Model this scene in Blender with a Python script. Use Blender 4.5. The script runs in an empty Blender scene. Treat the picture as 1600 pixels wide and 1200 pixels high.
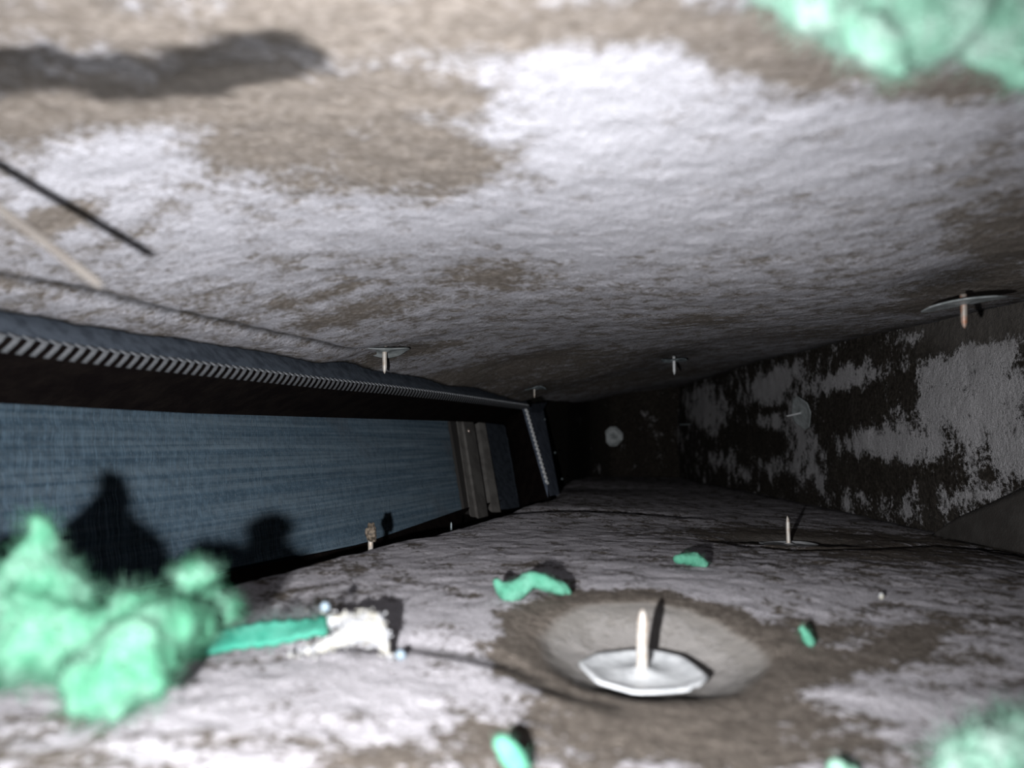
import bpy, bmesh, math, random
import numpy as np
from mathutils import Vector, Matrix

random.seed(7)
rng = np.random.default_rng(11)
C = bpy.context.scene.collection
S = bpy.context.scene

# ------------------------------------------------------------------ camera, light, exposure
F = 1208.0                                   # focal length in pixels of the 1600x1200 frame
TH = math.atan(90 / F)                       # the camera looks slightly upwards
cam_d = bpy.data.cameras.new('camera')
cam = bpy.data.objects.new('camera', cam_d); C.objects.link(cam)
cam_d.sensor_width = 36.0
cam_d.lens = 36.0 * F / 1600
cam_d.clip_start = 0.005; cam_d.clip_end = 20
cam.rotation_euler = (math.pi / 2 + TH, 0, 0)
cam_d.dof.use_dof = True
cam_d.dof.focus_distance = 0.46
cam_d.dof.aperture_fstop = cam_d.lens / 2.8
S.camera = cam

S.view_settings.view_transform = 'Standard'
S.view_settings.look = 'None'
S.view_settings.gamma = 1.0
S.view_settings.use_curve_mapping = False
S.view_settings.exposure = 0.0

world = bpy.data.worlds.new('world'); S.world = world
world.use_nodes = True
bg = world.node_tree.nodes['Background']
bg.inputs['Color'].default_value = (0.75, 0.85, 1.0, 1)
bg.inputs['Strength'].default_value = 0.012   # weak daylight from the access hatch behind the camera

LIGHT = Vector((-0.026, 0.0, -0.016))        # the phone's lamp beside its lens
ld = bpy.data.lights.new('phone_lamp', 'SPOT')
lo = bpy.data.objects.new('phone_lamp', ld); C.objects.link(lo)
lo.location = LIGHT
lo.rotation_euler = (math.pi / 2 + 0.04, 0, 0)
ld.energy = 14.5
ld.spot_size = math.radians(116); ld.spot_blend = 1.0
ld.shadow_soft_size = 0.0022
ld.color = (0.985, 0.985, 1.0)

# ------------------------------------------------------------------ helpers
def ray(px, py):
    u = (px - 800) / F; v = (600 - py) / F
    return np.array([u, math.cos(TH) - v * math.sin(TH), math.sin(TH) + v * math.cos(TH)])

def at(px, py, Y):
    d = ray(px, py); return d * (Y / d[1])

def px_size(n, Y):                            # n pixels at distance Y, in metres
    return n * Y / F

def hit_plane(px, py, a, b, c):               # plane X = a + bY + cz through the camera's sight line
    d = ray(px, py)
    t = a / (d[0] - b * d[1] - c * d[2])
    return d * t

def tag(o, label=None, cat=None, group=None, kind=None):
    if label: o['label'] = label
    if cat: o['category'] = cat
    if group: o['group'] = group
    if kind: o['kind'] = kind
    return o

def obj(name, me, mat=None, parent=None):
    if isinstance(me, bmesh.types.BMesh):
        m = bpy.data.meshes.new(name); me.to_mesh(m); me.free(); me = m
    o = bpy.data.objects.new(name, me); C.objects.link(o)
    if mat and not me.materials: me.materials.append(mat)
    if parent is not None: o.parent = parent
    return o

def empty(name, loc=(0, 0, 0), rot=None):
    o = bpy.data.objects.new(name, None); C.objects.link(o)
    o.location = loc; o.empty_display_size = 0.01
    if rot is not None: o.rotation_mode = 'QUATERNION'; o.rotation_quaternion = rot
    return o

def mesh_from(name, v, f, smooth=True):
    m = bpy.data.meshes.new(name)
    m.from_pydata([tuple(map(float, p)) for p in v], [], [tuple(q) for q in f])
    if smooth: m.polygons.foreach_set('use_smooth', [True] * len(m.polygons))
    m.update(); return m

def grid_mesh(name, P, smooth=True, flip=False):
    n, k = P.shape[:2]
    me = bpy.data.meshes.new(name)
    i = np.arange((n - 1) * (k - 1)); r = i // (k - 1); c = i % (k - 1)
    q = np.stack([r * k + c, r * k + c + 1, (r + 1) * k + c + 1, (r + 1) * k + c], 1)
    if flip: q = q[:, ::-1]
    me.vertices.add(n * k); me.vertices.foreach_set('co', P.reshape(-1).astype(np.float32))
    me.loops.add(len(q) * 4); me.loops.foreach_set('vertex_index', q.reshape(-1).astype(np.int32))
    me.polygons.add(len(q)); me.polygons.foreach_set('loop_start', np.arange(len(q), dtype=np.int32) * 4)
    me.polygons.foreach_set('use_smooth', np.full(len(q), smooth))
    me.update(calc_edges=True); me.validate()
    return me

def vnoise(x, y, seed=0):                     # smooth value noise in 0..1
    x = np.asarray(x, float); y = np.asarray(y, float)
    xi = np.floor(x).astype(np.int64); yi = np.floor(y).astype(np.int64)
    fx = x - xi; fy = y - yi
    fx = fx * fx * (3 - 2 * fx); fy = fy * fy * (3 - 2 * fy)
    def h(a, b):
        n = (a * 374761393 + b * 668265263 + seed * 974634777) & 0x7fffffff
        n = ((n ^ (n >> 13)) * 1274126177) & 0x7fffffff
        return ((n ^ (n >> 16)) & 0xffff) / 65535.0
    return (h(xi, yi) * (1 - fx) + h(xi + 1, yi) * fx) * (1 - fy) + (h(xi, yi + 1) * (1 - fx) + h(xi + 1, yi + 1) * fx) * fy

def fbm(x, y, seed=0, octs=4):
    s = 0; a = 1; t = 0
    for k in range(octs):
        s = s + a * vnoise(x * 2 ** k, y * 2 ** k, seed + k); t += a; a *= 0.5
    return s / t

class TPS:                                    # thin plate spline through scattered heights
    def __init__(self, pts, lam=1e-6):
        P = np.array(pts, float); self.c = P[:, :2]; n = len(P)
        K = self.U(np.linalg.norm(self.c[:, None] - self.c[None], axis=2)) + lam * np.eye(n)
        A = np.zeros((n + 3, n + 3)); A[:n, :n] = K; A[:n, n] = 1; A[:n, n + 1:] = self.c
        A[n, :n] = 1; A[n + 1:, :n] = self.c.T
        self.w = np.linalg.solve(A, np.concatenate([P[:, 2], np.zeros(3)]))
    @staticmethod
    def U(r): return np.where(r > 1e-9, r * r * np.log(np.maximum(r, 1e-9)), 0)
    def __call__(self, x, y):
        x = np.asarray(x, float); y = np.asarray(y, float)
        s = self.w[-3] + self.w[-2] * x + self.w[-1] * y
        for (cx, cy), w in zip(self.c, self.w[:-3]):
            s = s + w * self.U(np.sqrt((x - cx) ** 2 + (y - cy) ** 2))
        return s

def line_dist(x, y, pts):
    best = np.full(np.shape(x), 9.0)
    for (x0, y0), (x1, y1) in zip(pts[:-1], pts[1:]):
        dx, dy = x1 - x0, y1 - y0; L = dx * dx + dy * dy + 1e-12
        t = np.clip(((x - x0) * dx + (y - y0) * dy) / L, 0, 1)
        best = np.minimum(best, np.hypot(x - x0 - t * dx, y - y0 - t * dy))
    return best

# ------------------------------------------------------------------ materials
def new_mat(name):
    m = bpy.data.materials.new(name); m.use_nodes = True
    nt = m.node_tree; b = nt.nodes['Principled BSDF']
    return m, nt, b

def N(nt, kind, **kw):
    n = nt.nodes.new(kind)
    for k, v in kw.items():
        if k in n.inputs: n.inputs[k].default_value = v
        else: setattr(n, k, v)
    return n

def math_node(nt, op, a, b=None, clamp=False):
    n = nt.nodes.new('ShaderNodeMath'); n.operation = op; n.use_clamp = clamp
    for i, s in enumerate((a, b)):
        if s is None: continue
        if hasattr(s, 'links'): nt.links.new(s, n.inputs[i])
        else: n.inputs[i].default_value = s
    return n.outputs[0]

ALB = 0.45                                   # scales all colours down, so less bounced light fills the shadows

def mix_col(nt, fac, a, b):
    n = nt.nodes.new('ShaderNodeMix'); n.data_type = 'RGBA'
    for s, i in ((fac, 0), (a, 6), (b, 7)):
        if hasattr(s, 'links'): nt.links.new(s, n.inputs[i])
        elif i == 0: n.inputs[i].default_value = s
        else: n.inputs[i].default_value = (*[c * ALB for c in s], 1)
    return n.outputs[2]

def noise(nt, scale, detail=3, rough=0.55, vec=None):
    n = nt.nodes.new('ShaderNodeTexNoise')
    n.inputs['Scale'].default_value = scale; n.inputs['Detail'].default_value = detail; n.inputs['Roughness'].default_value = rough
    if vec is None:
        tc = nt.nodes.get('tc') or nt.nodes.new('ShaderNodeTexCoord'); tc.name = 'tc'; vec = tc.outputs['Object']
    nt.links.new(vec, n.inputs['Vector'])
    return n.outputs['Fac']

def smooth_step(nt, v, lo, hi):
    n = nt.nodes.new('ShaderNodeMapRange'); n.interpolation_type = 'SMOOTHSTEP'
    nt.links.new(v, n.inputs[0]); n.inputs[1].default_value = lo; n.inputs[2].default_value = hi
    return n.outputs[0]

def liner_material(name, base_a, base_b, dark, pale_a, pale_b, fine=1.0, amp=1.0, lo=0.30, hi=0.66, relief=0.75):
    """worn duct liner: brown or black mat with a pale coating that survives in patches (attribute 'wear': R coating, G bare smooth grey, B black and painted crease shade)"""
    m, nt, b = new_mat(name)
    at_ = nt.nodes.new('ShaderNodeAttribute'); at_.attribute_name = 'wear_shade'
    sep = nt.nodes.new('ShaderNodeSeparateColor'); nt.links.new(at_.outputs['Color'], sep.inputs[0])
    n1 = noise(nt, 75 * fine, 5, 0.62); n2 = noise(nt, 420 * fine, 4, 0.65); n3 = noise(nt, 1500, 2, 0.6)
    s = math_node(nt, 'ADD', sep.outputs[0], math_node(nt, 'MULTIPLY', math_node(nt, 'SUBTRACT', n1, 0.5), 2.3 * amp))
    s = math_node(nt, 'ADD', s, math_node(nt, 'MULTIPLY', math_node(nt, 'SUBTRACT', n2, 0.5), 1.7 * amp))
    s = math_node(nt, 'ADD', s, math_node(nt, 'MULTIPLY', math_node(nt, 'SUBTRACT', n3, 0.5), 0.6 * amp))
    fac = smooth_step(nt, s, lo, hi)
    base = mix_col(nt, smooth_step(nt, n2, 0.3, 0.7), base_a, base_b)
    pale = mix_col(nt, smooth_step(nt, n3, 0.3, 0.7), pale_a, pale_b)
    col = mix_col(nt, fac, base, pale)
    grey = mix_col(nt, n1, (0.20, 0.185, 0.17), (0.30, 0.285, 0.27))
    col = mix_col(nt, sep.outputs[1], col, grey)
    col = mix_col(nt, sep.outputs[2], col, dark)
    nt.links.new(col, b.inputs['Base Color'])
    b.inputs['Roughness'].default_value = 0.95
    b.inputs['Specular IOR Level'].default_value = 0.06
    inv = math_node(nt, 'SUBTRACT', 1.0, math_node(nt, 'MULTIPLY', sep.outputs[1], 0.85))
    h = math_node(nt, 'ADD', math_node(nt, 'MULTIPLY', n2, 1.0), math_node(nt, 'MULTIPLY', n3, 0.45))
    h = math_node(nt, 'ADD', h, math_node(nt, 'MULTIPLY', fac, 0.25))
    h = math_node(nt, 'MULTIPLY', h, inv)
    bump = nt.nodes.new('ShaderNodeBump'); bump.inputs['Strength'].default_value = relief; bump.inputs['Distance'].default_value = 0.0022
    nt.links.new(h, bump.inputs['Height']); nt.links.new(bump.outputs[0], b.inputs['Normal'])
    return m

def simple(name, col, rough=0.6, metal=0.0, spec=0.5, var=None, var_scale=200, bump=0.0, bump_scale=600):
    m, nt, b = new_mat(name)
    if var:
        c = mix_col(nt, smooth_step(nt, noise(nt, var_scale, 4), 0.38, 0.66), col, var)
        nt.links.new(c, b.inputs['Base Color'])
    else:
        b.inputs['Base Color'].default_value = (*[c * ALB for c in col], 1)
    b.inputs['Roughness'].default_value = rough; b.inputs['Metallic'].default_value = metal
    b.inputs['Specular IOR Level'].default_value = spec * .5
    if bump:
        bp = nt.nodes.new('ShaderNodeBump'); bp.inputs['Strength'].default_value = bump; bp.inputs['Distance'].default_value = 0.001
        nt.links.new(noise(nt, bump_scale, 3), bp.inputs['Height']); nt.links.new(bp.outputs[0], b.inputs['Normal'])
    return m

def fluff_mat(name, a, b_, trans=0.35):
    m, nt, b = new_mat(name)
    c = mix_col(nt, smooth_step(nt, noise(nt, 140, 4), 0.35, 0.7), a, b_)
    nt.links.new(c, b.inputs['Base Color']); b.inputs['Roughness'].default_value = 1.0; b.inputs['Specular IOR Level'].default_value = 0.1
    tr = nt.nodes.new('ShaderNodeBsdfTranslucent'); nt.links.new(c, tr.inputs['Color'])
    mx = nt.nodes.new('ShaderNodeMixShader'); mx.inputs[0].default_value = trans
    bp = nt.nodes.new('ShaderNodeBump'); bp.inputs['Strength'].default_value = 0.7; bp.inputs['Distance'].default_value = 0.001
    nt.links.new(noise(nt, 900, 4), bp.inputs['Height']); nt.links.new(bp.outputs[0], b.inputs['Normal'])
    out = nt.nodes['Material Output']
    nt.links.new(b.outputs[0], mx.inputs[1]); nt.links.new(tr.outputs[0], mx.inputs[2]); nt.links.new(mx.outputs[0], out.inputs[0])
    return m

M = {}
M['liner'] = liner_material('worn_duct_liner', (0.105, 0.088, 0.074), (0.20, 0.172, 0.148), (0.012, 0.011, 0.010), (0.44, 0.42, 0.445), (0.68, 0.655, 0.695))
M['ceiling_liner'] = liner_material('dusty_duct_liner', (0.150, 0.128, 0.108), (0.26, 0.23, 0.205), (0.016, 0.015, 0.014), (0.38, 0.375, 0.40), (0.58, 0.58, 0.63), amp=.8, lo=.18, hi=.78, relief=.55)
M['wall_liner'] = liner_material('blackened_duct_liner', (0.018, 0.015, 0.012), (0.065, 0.056, 0.047), (0.006, 0.006, 0.005), (0.34, 0.335, 0.34), (0.64, 0.63, 0.65), fine=0.8, amp=0.95)
M['flap'] = simple('liner_backing', (0.055, 0.050, 0.046), 0.9, 0, 0.2, (0.075, 0.07, 0.065), 90, 0.5, 900)
M['zinc'] = simple('zinc_washer', (0.80, 0.82, 0.84), 0.5, 0.12, 0.5, (0.62, 0.64, 0.66), 260, 0.3, 500)
M['dull_zinc'] = simple('dull_zinc', (0.30, 0.35, 0.375), 0.5, 0.2, 0.5, (0.14, 0.17, 0.18), 240, 0.3, 500)
M['grey_zinc'] = simple('grey_zinc', (0.40, 0.43, 0.44), 0.5, 0.2, 0.5, (0.27, 0.30, 0.30), 260, 0.3, 500)
M['pin'] = simple('pin_steel', (0.58, 0.55, 0.51), 0.45, 0.2, 0.5, (0.46, 0.38, 0.31), 420)
M['rust'] = simple('rusty_pin', (0.42, 0.38, 0.34), 0.5, 0.3, 0.5, (0.40, 0.17, 0.09), 260)
M['strip'] = simple('galvanised_strip', (0.062, 0.075, 0.095), 0.5, 0.15, 0.4, (0.035, 0.043, 0.056), 160, 0.4, 300)
M['crimp'] = simple('crimp_metal', (0.26, 0.27, 0.29), 0.4, 0.4, 0.6, (0.13, 0.14, 0.15), 300)
M['fabric'] = simple('black_connector_fabric', (0.006, 0.004, 0.004), 0.9, 0, 0.05, (0.011, 0.008, 0.007), 90, 0.6, 500)
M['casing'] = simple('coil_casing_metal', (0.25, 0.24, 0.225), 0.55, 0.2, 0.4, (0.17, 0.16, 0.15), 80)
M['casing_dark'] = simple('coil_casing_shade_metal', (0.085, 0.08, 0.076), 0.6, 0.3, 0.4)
M['screw'] = simple('screw_head_metal', (0.75, 0.62, 0.55), 0.35, 0.7, 0.6)
M['fluff'] = fluff_mat('mint_glass_wool', (0.085, 0.28, 0.17), (0.19, 0.38, 0.28))
M['fluff_pale'] = fluff_mat('pale_mint_glass_wool', (0.34, 0.68, 0.51), (0.58, 0.80, 0.70))
M['haze'] = fluff_mat('grey_white_fibre', (0.22, 0.26, 0.26), (0.32, 0.34, 0.35))
M['scrap'] = fluff_mat('green_glass_wool_scrap', (0.10, 0.36, 0.24), (0.17, 0.46, 0.33), 0.2)
M['teal'] = fluff_mat('teal_wool_strip', (0.045, 0.30, 0.21), (0.09, 0.38, 0.28), 0.2)
M['white'] = simple('white_granule', (0.36, 0.37, 0.395), 0.5, 0, 0.3, (0.40, 0.385, 0.33), 300)
M['pale_blue'] = simple('pale_blue_granule', (0.25, 0.32, 0.38), 0.3, 0, 0.6)
M['straw'] = simple('beige_strand', (0.11, 0.10, 0.09), 0.8, 0, 0.2, (0.085, 0.075, 0.068), 120)
M['debris'] = simple('brown_debris', (0.05, 0.04, 0.03), 0.7, 0, 0.4, (0.2, 0.16, 0.12), 500)

def fin_material():
    m, nt, b = new_mat('blue_coated_fins')
    tc = nt.nodes.new('ShaderNodeTexCoord'); mp = nt.nodes.new('ShaderNodeMapping')
    mp.inputs['Scale'].default_value = (6, 6, 420)
    nt.links.new(tc.outputs['Object'], mp.inputs[0])
    st = noise(nt, 1.0, 3, 0.6, mp.outputs[0])
    sp = noise(nt, 900, 3, 0.7, tc.outputs['Object'])
    big = noise(nt, 14, 2, 0.5, tc.outputs['Object'])
    c = mix_col(nt, smooth_step(nt, st, 0.36, 0.66), (0.25, 0.39, 0.52), (0.58, 0.74, 0.86))
    c = mix_col(nt, smooth_step(nt, sp, 0.52, 0.75), c, (0.75, 0.86, 0.94))
    c = mix_col(nt, math_node(nt, 'MULTIPLY', smooth_step(nt, big, 0.52, 0.68), 0.55), c, (0.40, 0.42, 0.46))
    nt.links.new(c, b.inputs['Base Color'])
    b.inputs['Metallic'].default_value = 1.0; b.inputs['Roughness'].default_value = 0.6
    return m
M['fins'] = fin_material()
M['fin_edge'] = simple('fin_cut_edges', (0.20, 0.31, 0.41), 0.5, 0.3, 0.5, (0.08, 0.14, 0.20), 260)

# ------------------------------------------------------------------ the slanted opening in the left side
OA, OB, OC = -0.2145, 0.305, -0.49            # plane of the opening:  X = OA + OB*Y + OC*z
KA, KB, KC = -0.270, 0.300, -0.49             # plane of the coil behind it
def on_opening(px, py): return hit_plane(px, py, OA, OB, OC)
def on_coil(px, py, fwd=0.0): return hit_plane(px, py, KA + fwd, KB, KC)

# ------------------------------------------------------------------ floor and ceiling heights
edge_ceiling = [on_opening(*p) for p in ((-260, 440), (-120, 466), (0, 487), (150, 511), (300, 533), (430, 556), (560, 578), (700, 604), (820, 627))]
XW = 0.285                                    # the right wall

floor_pts = [(-.25, .0, -.055), (0, .0, -.064), (.25, .0, -.062), (.35, .2, -.064),
    (-.15, .08, -.054), (0, .08, -.062), (.12, .08, -.062), (-.10, .145, -.0525), (-.03, .15, -.056), (.02, .16, -.0605), (.10, .15, -.061), (.2, .16, -.061),
    (-.13, .22, -.051), (-.06, .2, -.0535), (-.02, .24, -.051), (.0, .29, -.0495), (.05, .27, -.0495), (.12, .22, -.0575), (.2, .3, -.0555), (.14, .30, -.0535),
    (-.102, .275, -.0500), (-.062, .377, -.0498), (0, .36, -.0495), (.10, .35, -.0515), (.2, .42, -.056), (.16, .44, -.056), (.285, .45, -.0625), (.288, .53, -.0605),
    (-.02, .46, -.0495), (.02, .52, -.0495), (.10, .58, -.0525), (.18, .58, -.0565), (.2, .72, -.0575), (.285, .72, -.0600), (.042, .72, -.0500), (.10, .80, -.0525),
    (.10, 1.0, -.0535), (.07, .95, -.056), (.2, 1.0, -.057), (.2, 1.25, -.0575), (.29, 1.15, -.0605), (.12, 1.25, -.0555), (.3, 1.4, -.06), (.1, 1.4, -.057)]
ceil_pts = [(-.25, .0, .075), (0, .0, .072), (.25, .0, .078), (0, .1, .0705), (-.12, .12, .069), (.12, .12, .071), (.25, .15, .075),
    (-.09, .2, .066), (0, .2, .068), (.10, .2, .068), (.2, .25, .075), (.30, .25, .080), (.33, .4, .080),
    (-.05, .3, .064), (.03, .3, .066), (.12, .3, .065), (-.04, .45, .059), (.05, .45, .067), (.13, .45, .070), (.22, .45, .0745), (.29, .45, .0785),
    (.22, .35, .072), (0, .6, .061), (.08, .6, .069), (.16, .65, .079), (.285, .72, .0868), (.285, .50, .0795),
    (.06, .85, .064), (.14, .85, .078), (.285, 1.0, .092), (.10, 1.0, .060), (.10, 1.25, .058), (.2, 1.25, .083), (.285, 1.25, .092), (.3, 1.42, .092), (.1, 1.42, .058)]
ceil_pts += [tuple(p) for p in edge_ceiling]
for p in edge_ceiling: ceil_pts.append((p[0] - 0.05, p[1] + 0.02, p[2] - 0.004))
floor_tps, ceil_tps = TPS(floor_pts), TPS(ceil_pts)

# insulation pins: pixel of the pin's foot, distance
PIN_F1 = at(1003, 1053, .206); PIN_F2 = at(1232, 849, .440)
PIN_C1 = at(601, 540, .45); PIN_C2 = at(1053, 558, .70); PIN_C3 = at(1505, 463, .33); PIN_C4 = at(835, 600, .74)
HANG = np.array([0, 0, -.0022])

def gauss(x, y, cx, cy, rx, ry=None, p=2):
    ry = ry or rx
    return np.exp(-(((x - cx) / rx) ** 2 + ((y - cy) / ry) ** 2) ** (p / 2))

def solve_on(h, px, py, z0):                  # where a sight line meets a height field
    d = ray(px, py); z = z0
    for _ in range(40):
        Y = max(min(z / d[2] * d[1], 1.5), .03) if abs(d[2]) > 1e-6 else 1.4
        X = d[0] / d[1] * Y
        z = 0.6 * z + 0.4 * float(h(X, Y))
    return X, Y

def px_line(h, pts, z0): return [solve_on(h, *p, z0) for p in pts]

f_crease = px_line(floor_tps, [(560, 1000), (640, 1004), (730, 1018), (800, 1034), (850, 1060), (905, 1082), (960, 1095)], -.055)
f_crease2 = px_line(floor_tps, [(1120, 842), (1180, 852), (1250, 856), (1340, 856), (1450, 852), (1600, 858)], -.056)
f_crest = px_line(floor_tps, [(640, 846), (700, 824), (760, 810), (830, 804), (900, 803), (980, 806), (1060, 812)], -.05)
c_crease = px_line(ceil_tps, [(-80, 430), (40, 447), (150, 468), (290, 497), (420, 524), (500, 541), (570, 556)], .05)

def floor_h(x, y, detail=False):
    z = floor_tps(x, y)
    z = z - 0.0085 * gauss(x, y, PIN_F1[0] + .002, PIN_F1[1] + .009, .030, .0265, 3.6)
    z = z - 0.0055 * gauss(x, y, PIN_F2[0] + .004, PIN_F2[1] + .004, .034, .020, 3)
    z = z - 0.0016 * np.exp(-(line_dist(x, y, f_crease) / .005) ** 2) - 0.0025 * np.exp(-(line_dist(x, y, f_crease2) / .006) ** 2)
    d = line_dist(x, y, f_crest)
    z = z + 0.0012 * np.exp(-(d / .03) ** 2) - .0035 * np.exp(-(line_dist(x, y - .03, f_crest) / .016) ** 2)
    if detail:
        z = z + 0.0016 * (fbm(x * 28, y * 28, 3) - .5) + 0.0011 * (fbm(x * 160, y * 160, 8, 3) - .5)
    return z

def ceil_h(x, y, detail=False):
    z = ceil_tps(x, y)
    for p, a, w in ((PIN_C1, .006, .026), (PIN_C2, .004, .035), (PIN_C3, .004, .028), (PIN_C4, .003, .03)):
        z = z + a * gauss(x, y, p[0], p[1], w, w, 2.5)
    z = z + 0.0025 * np.exp(-(line_dist(x, y, c_crease) / .004) ** 2)
    if detail:
        z = z + 0.0022 * (fbm(x * 24, y * 24, 23) - .5) + 0.0012 * (fbm(x * 150, y * 150, 28, 3) - .5)
    return z

def stain_shade_field(h, x, y, z0, blobs, base):
    """patches given where they lie on the surface: (px, py, rx, ry, strength), turned into metres on that surface"""
    v = np.full(x.shape, base)
    for (px, py, rx, ry, a) in blobs:
        X, Y = solve_on(h, px, py, z0)
        Ya = solve_on(h, px, py - ry, z0)[1]; Yb = solve_on(h, px, py + ry, z0)[1]
        RY = max(abs(Ya - Yb) / 2, .002); RX = px_size(rx, Y)
        # blobs follow the sight direction a little, because the patches run along the duct
        k = X / max(Y, .05)
        v = v + a * np.exp(-(((x - X - k * (y - Y)) / RX) ** 2 + ((y - Y) / RY) ** 2) ** 1.3)
    return v

# ------------------------------------------------------------------ liner sheets
def add_wear_shade(me, R, G, B):
    a = me.color_attributes.new('wear_shade', 'FLOAT_COLOR', 'POINT')
    col = np.stack([R.ravel(), G.ravel(), B.ravel(), np.ones(R.size)], 1).astype(np.float32)
    a.data.foreach_set('color', col.ravel())

yy = np.concatenate([np.linspace(-.06, .08, 20)[:-1], np.geomspace(.08, 1.44, 430)])
ss = np.linspace(0, 1, 330)

def floor_left(y): return OA + OB * y - OC * .050 + 0.0 * y
fe = [(.0, -.22), (.2, floor_left(.2)), (.275, -.104), (.377, -.066), (.5, -.022), (.72, .040), (.95, .058), (1.05, .075), (1.44, .12)]
xl = np.interp(yy, [p[0] for p in fe], [p[1] for p in fe])
xl = xl + .0016 * (fbm(yy * 90, yy * 0, 5) - .5)
Xf = xl[:, None] + (XW + .03 - xl[:, None]) * ss[None]
Yf = np.repeat(yy[:, None], len(ss), 1)
Zf = floor_h(Xf, Yf, True)
# rolled-over edge towards the opening
dl = Xf - xl[:, None]
Zf = Zf - .004 * np.exp(-dl / .004)
PF = np.stack([Xf, Yf, Zf], 2)
drop = PF[:, :1].copy(); drop[..., 2] -= .02; drop[..., 0] -= .001
PF = np.concatenate([drop, PF], 1)

floor_blobs = [(800, 830, 260, 30, .22),  # far patch painted whiter to make up for the lamp's falloff
    (1340, 1010, 150, 40, -.45), (1480, 975, 140, 22, -.25), (1250, 1120, 130, 20, -.2), (900, 1145, 260, 40, -.40), (600, 1175, 350, 22, -.30), (1180, 1170, 150, 30, -.5),
    (300, 1100, 260, 45, .25), (120, 1190, 200, 14, -.25), (560, 1060, 220, 40, .35), (1400, 1095, 250, 22, .35), (680, 960, 120, 50, .25), (1010, 900, 160, 25, .2), (1250, 930, 200, 25, .15),
    (900, 780, 160, 18, -.05), (1230, 842, 130, 16, -.75), (1420, 862, 160, 14, -.5), (1500, 845, 140, 12, -.45), (1100, 800, 130, 15, .1), (700, 870, 120, 14, .1),
    (1000, 770, 120, 12, .05), (1050, 1105, 180, 22, -.55), (820, 1040, 60, 30, -.55), (1560, 1010, 70, 30, .1), (470, 905, 120, 12, .1), (1000, 830, 120, 10, -.15), (1330, 800, 160, 12, .1)]
Rf = stain_shade_field(floor_h, PF[..., 0], PF[..., 1], -.055, floor_blobs, .58)
ex, ey = (PF[..., 0] - PIN_F1[0] - .004) / .031, (PF[..., 1] - PIN_F1[1] - .013) / .034
rr = np.sqrt(ex ** 2 + ey ** 2) + .16 * (fbm(PF[..., 0] * 60, PF[..., 1] * 60, 41) - .5)
Rf = Rf - 1.1 * np.exp(-((rr - 1.12) / .24) ** 2)
Gf = np.clip((1.02 - rr) / .10, 0, 1) * .92
Bf = np.clip(np.exp(-(line_dist(PF[..., 0], PF[..., 1], f_crease) / .0020) ** 2) * np.clip((PF[..., 0] + .06) / .06, .25, .8) + np.exp(-(line_dist(PF[..., 0], PF[..., 1], f_crease2) / .003) ** 2) * .8  # shade painted into the creases and behind the crest
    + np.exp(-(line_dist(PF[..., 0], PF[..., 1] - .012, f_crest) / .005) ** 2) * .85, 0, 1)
Bf = np.maximum(Bf, np.exp(-((PF[..., 0] - (XW - .004)) / .008) ** 2) * .7)  # painted darker towards the side wall
Bf[:, 0] = 1; Bf[:, 1] = .7
Gf = np.maximum(Gf, .45 * gauss(PF[..., 0], PF[..., 1], PIN_F2[0] + .006, PIN_F2[1] + .012, .030, .02, 4))
Bf = np.maximum(Bf, .5 * gauss(PF[..., 0], PF[..., 1], PIN_F2[0], PIN_F2[1] + .008, .05, .03, 3))
me = grid_mesh('floor', PF); add_wear_shade(me, Rf, Gf, Bf)
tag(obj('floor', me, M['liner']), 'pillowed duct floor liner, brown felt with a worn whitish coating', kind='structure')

ey_, ex_ = np.array([p[1] for p in edge_ceiling]), np.array([p[0] for p in edge_ceiling])
yl = np.concatenate([[-.06], ey_, [1.1, 1.44]]); xl_ = np.concatenate([[ex_[0] - .08], ex_, [.06, .10]])
xc = np.interp(yy, yl, xl_) + .0012 * (fbm(yy * 120, yy * 0 + 3, 6) - .5)
Xc = xc[:, None] + (XW + .03 - xc[:, None]) * ss[None]
Zc = ceil_h(Xc, Yf, True)
PC = np.stack([Xc, Yf, Zc], 2)
lip = PC[:, :1].copy(); lip[..., 2] += .005
PC = np.concatenate([lip, PC], 1)
ceil_blobs = [(250, 8, 120, 24, .5), (820, 605, 260, 18, -.35), 
    (200, 20, 420, 70, -.55), (600, 40, 320, 60, -.5), (950, 30, 260, 45, -.5), (1250, 100, 160, 40, -.55), (1480, 130, 150, 40, -.55), (1230, 40, 200, 60, -.4),
    (150, 165, 330, 38, -.65), (500, 150, 200, 40, -.4), (570, 235, 200, 75, -.62), (720, 270, 90, 45, -.5), (400, 220, 110, 50, -.4), (700, 130, 130, 50, -.25),
    (90, 335, 70, 30, -.65), (780, 432, 85, 18, -.5), (570, 488, 120, 14, -.5), (470, 470, 90, 10, -.4), (1100, 502, 75, 9, -.45), (1265, 312, 45, 12, -.4), (1010, 300, 40, 14, -.2),
    (760, 580, 180, 16, -.40), (1000, 590, 160, 12, -.35), (640, 548, 110, 10, -.55), (1530, 455, 110, 18, -.6), (1570, 380, 70, 60, -.55), (1300, 520, 160, 10, -.25), (1450, 480, 120, 10, -.4),  # right-edge brown deepened to paint the shade where the ceiling curves up
    (250, 240, 110, 45, .3), (150, 270, 100, 35, .25), (950, 170, 180, 110, .35), (1050, 330, 300, 90, .28), (640, 360, 260, 45, .2), (1350, 250, 180, 90, .2), (900, 400, 100, 40, .2), (330, 400, 200, 35, .1)]
Rc = stain_shade_field(ceil_h, PC[..., 0], PC[..., 1], .066, ceil_blobs, .58)
tear = px_line(ceil_h, [(-300, 112), (0, 112), (150, 116), (280, 122), (380, 105), (440, 92)], .069)
td = line_dist(PC[..., 0], PC[..., 1], tear) + .009 * (fbm(PC[..., 0] * 130, PC[..., 1] * 130, 77) - .5)
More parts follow.
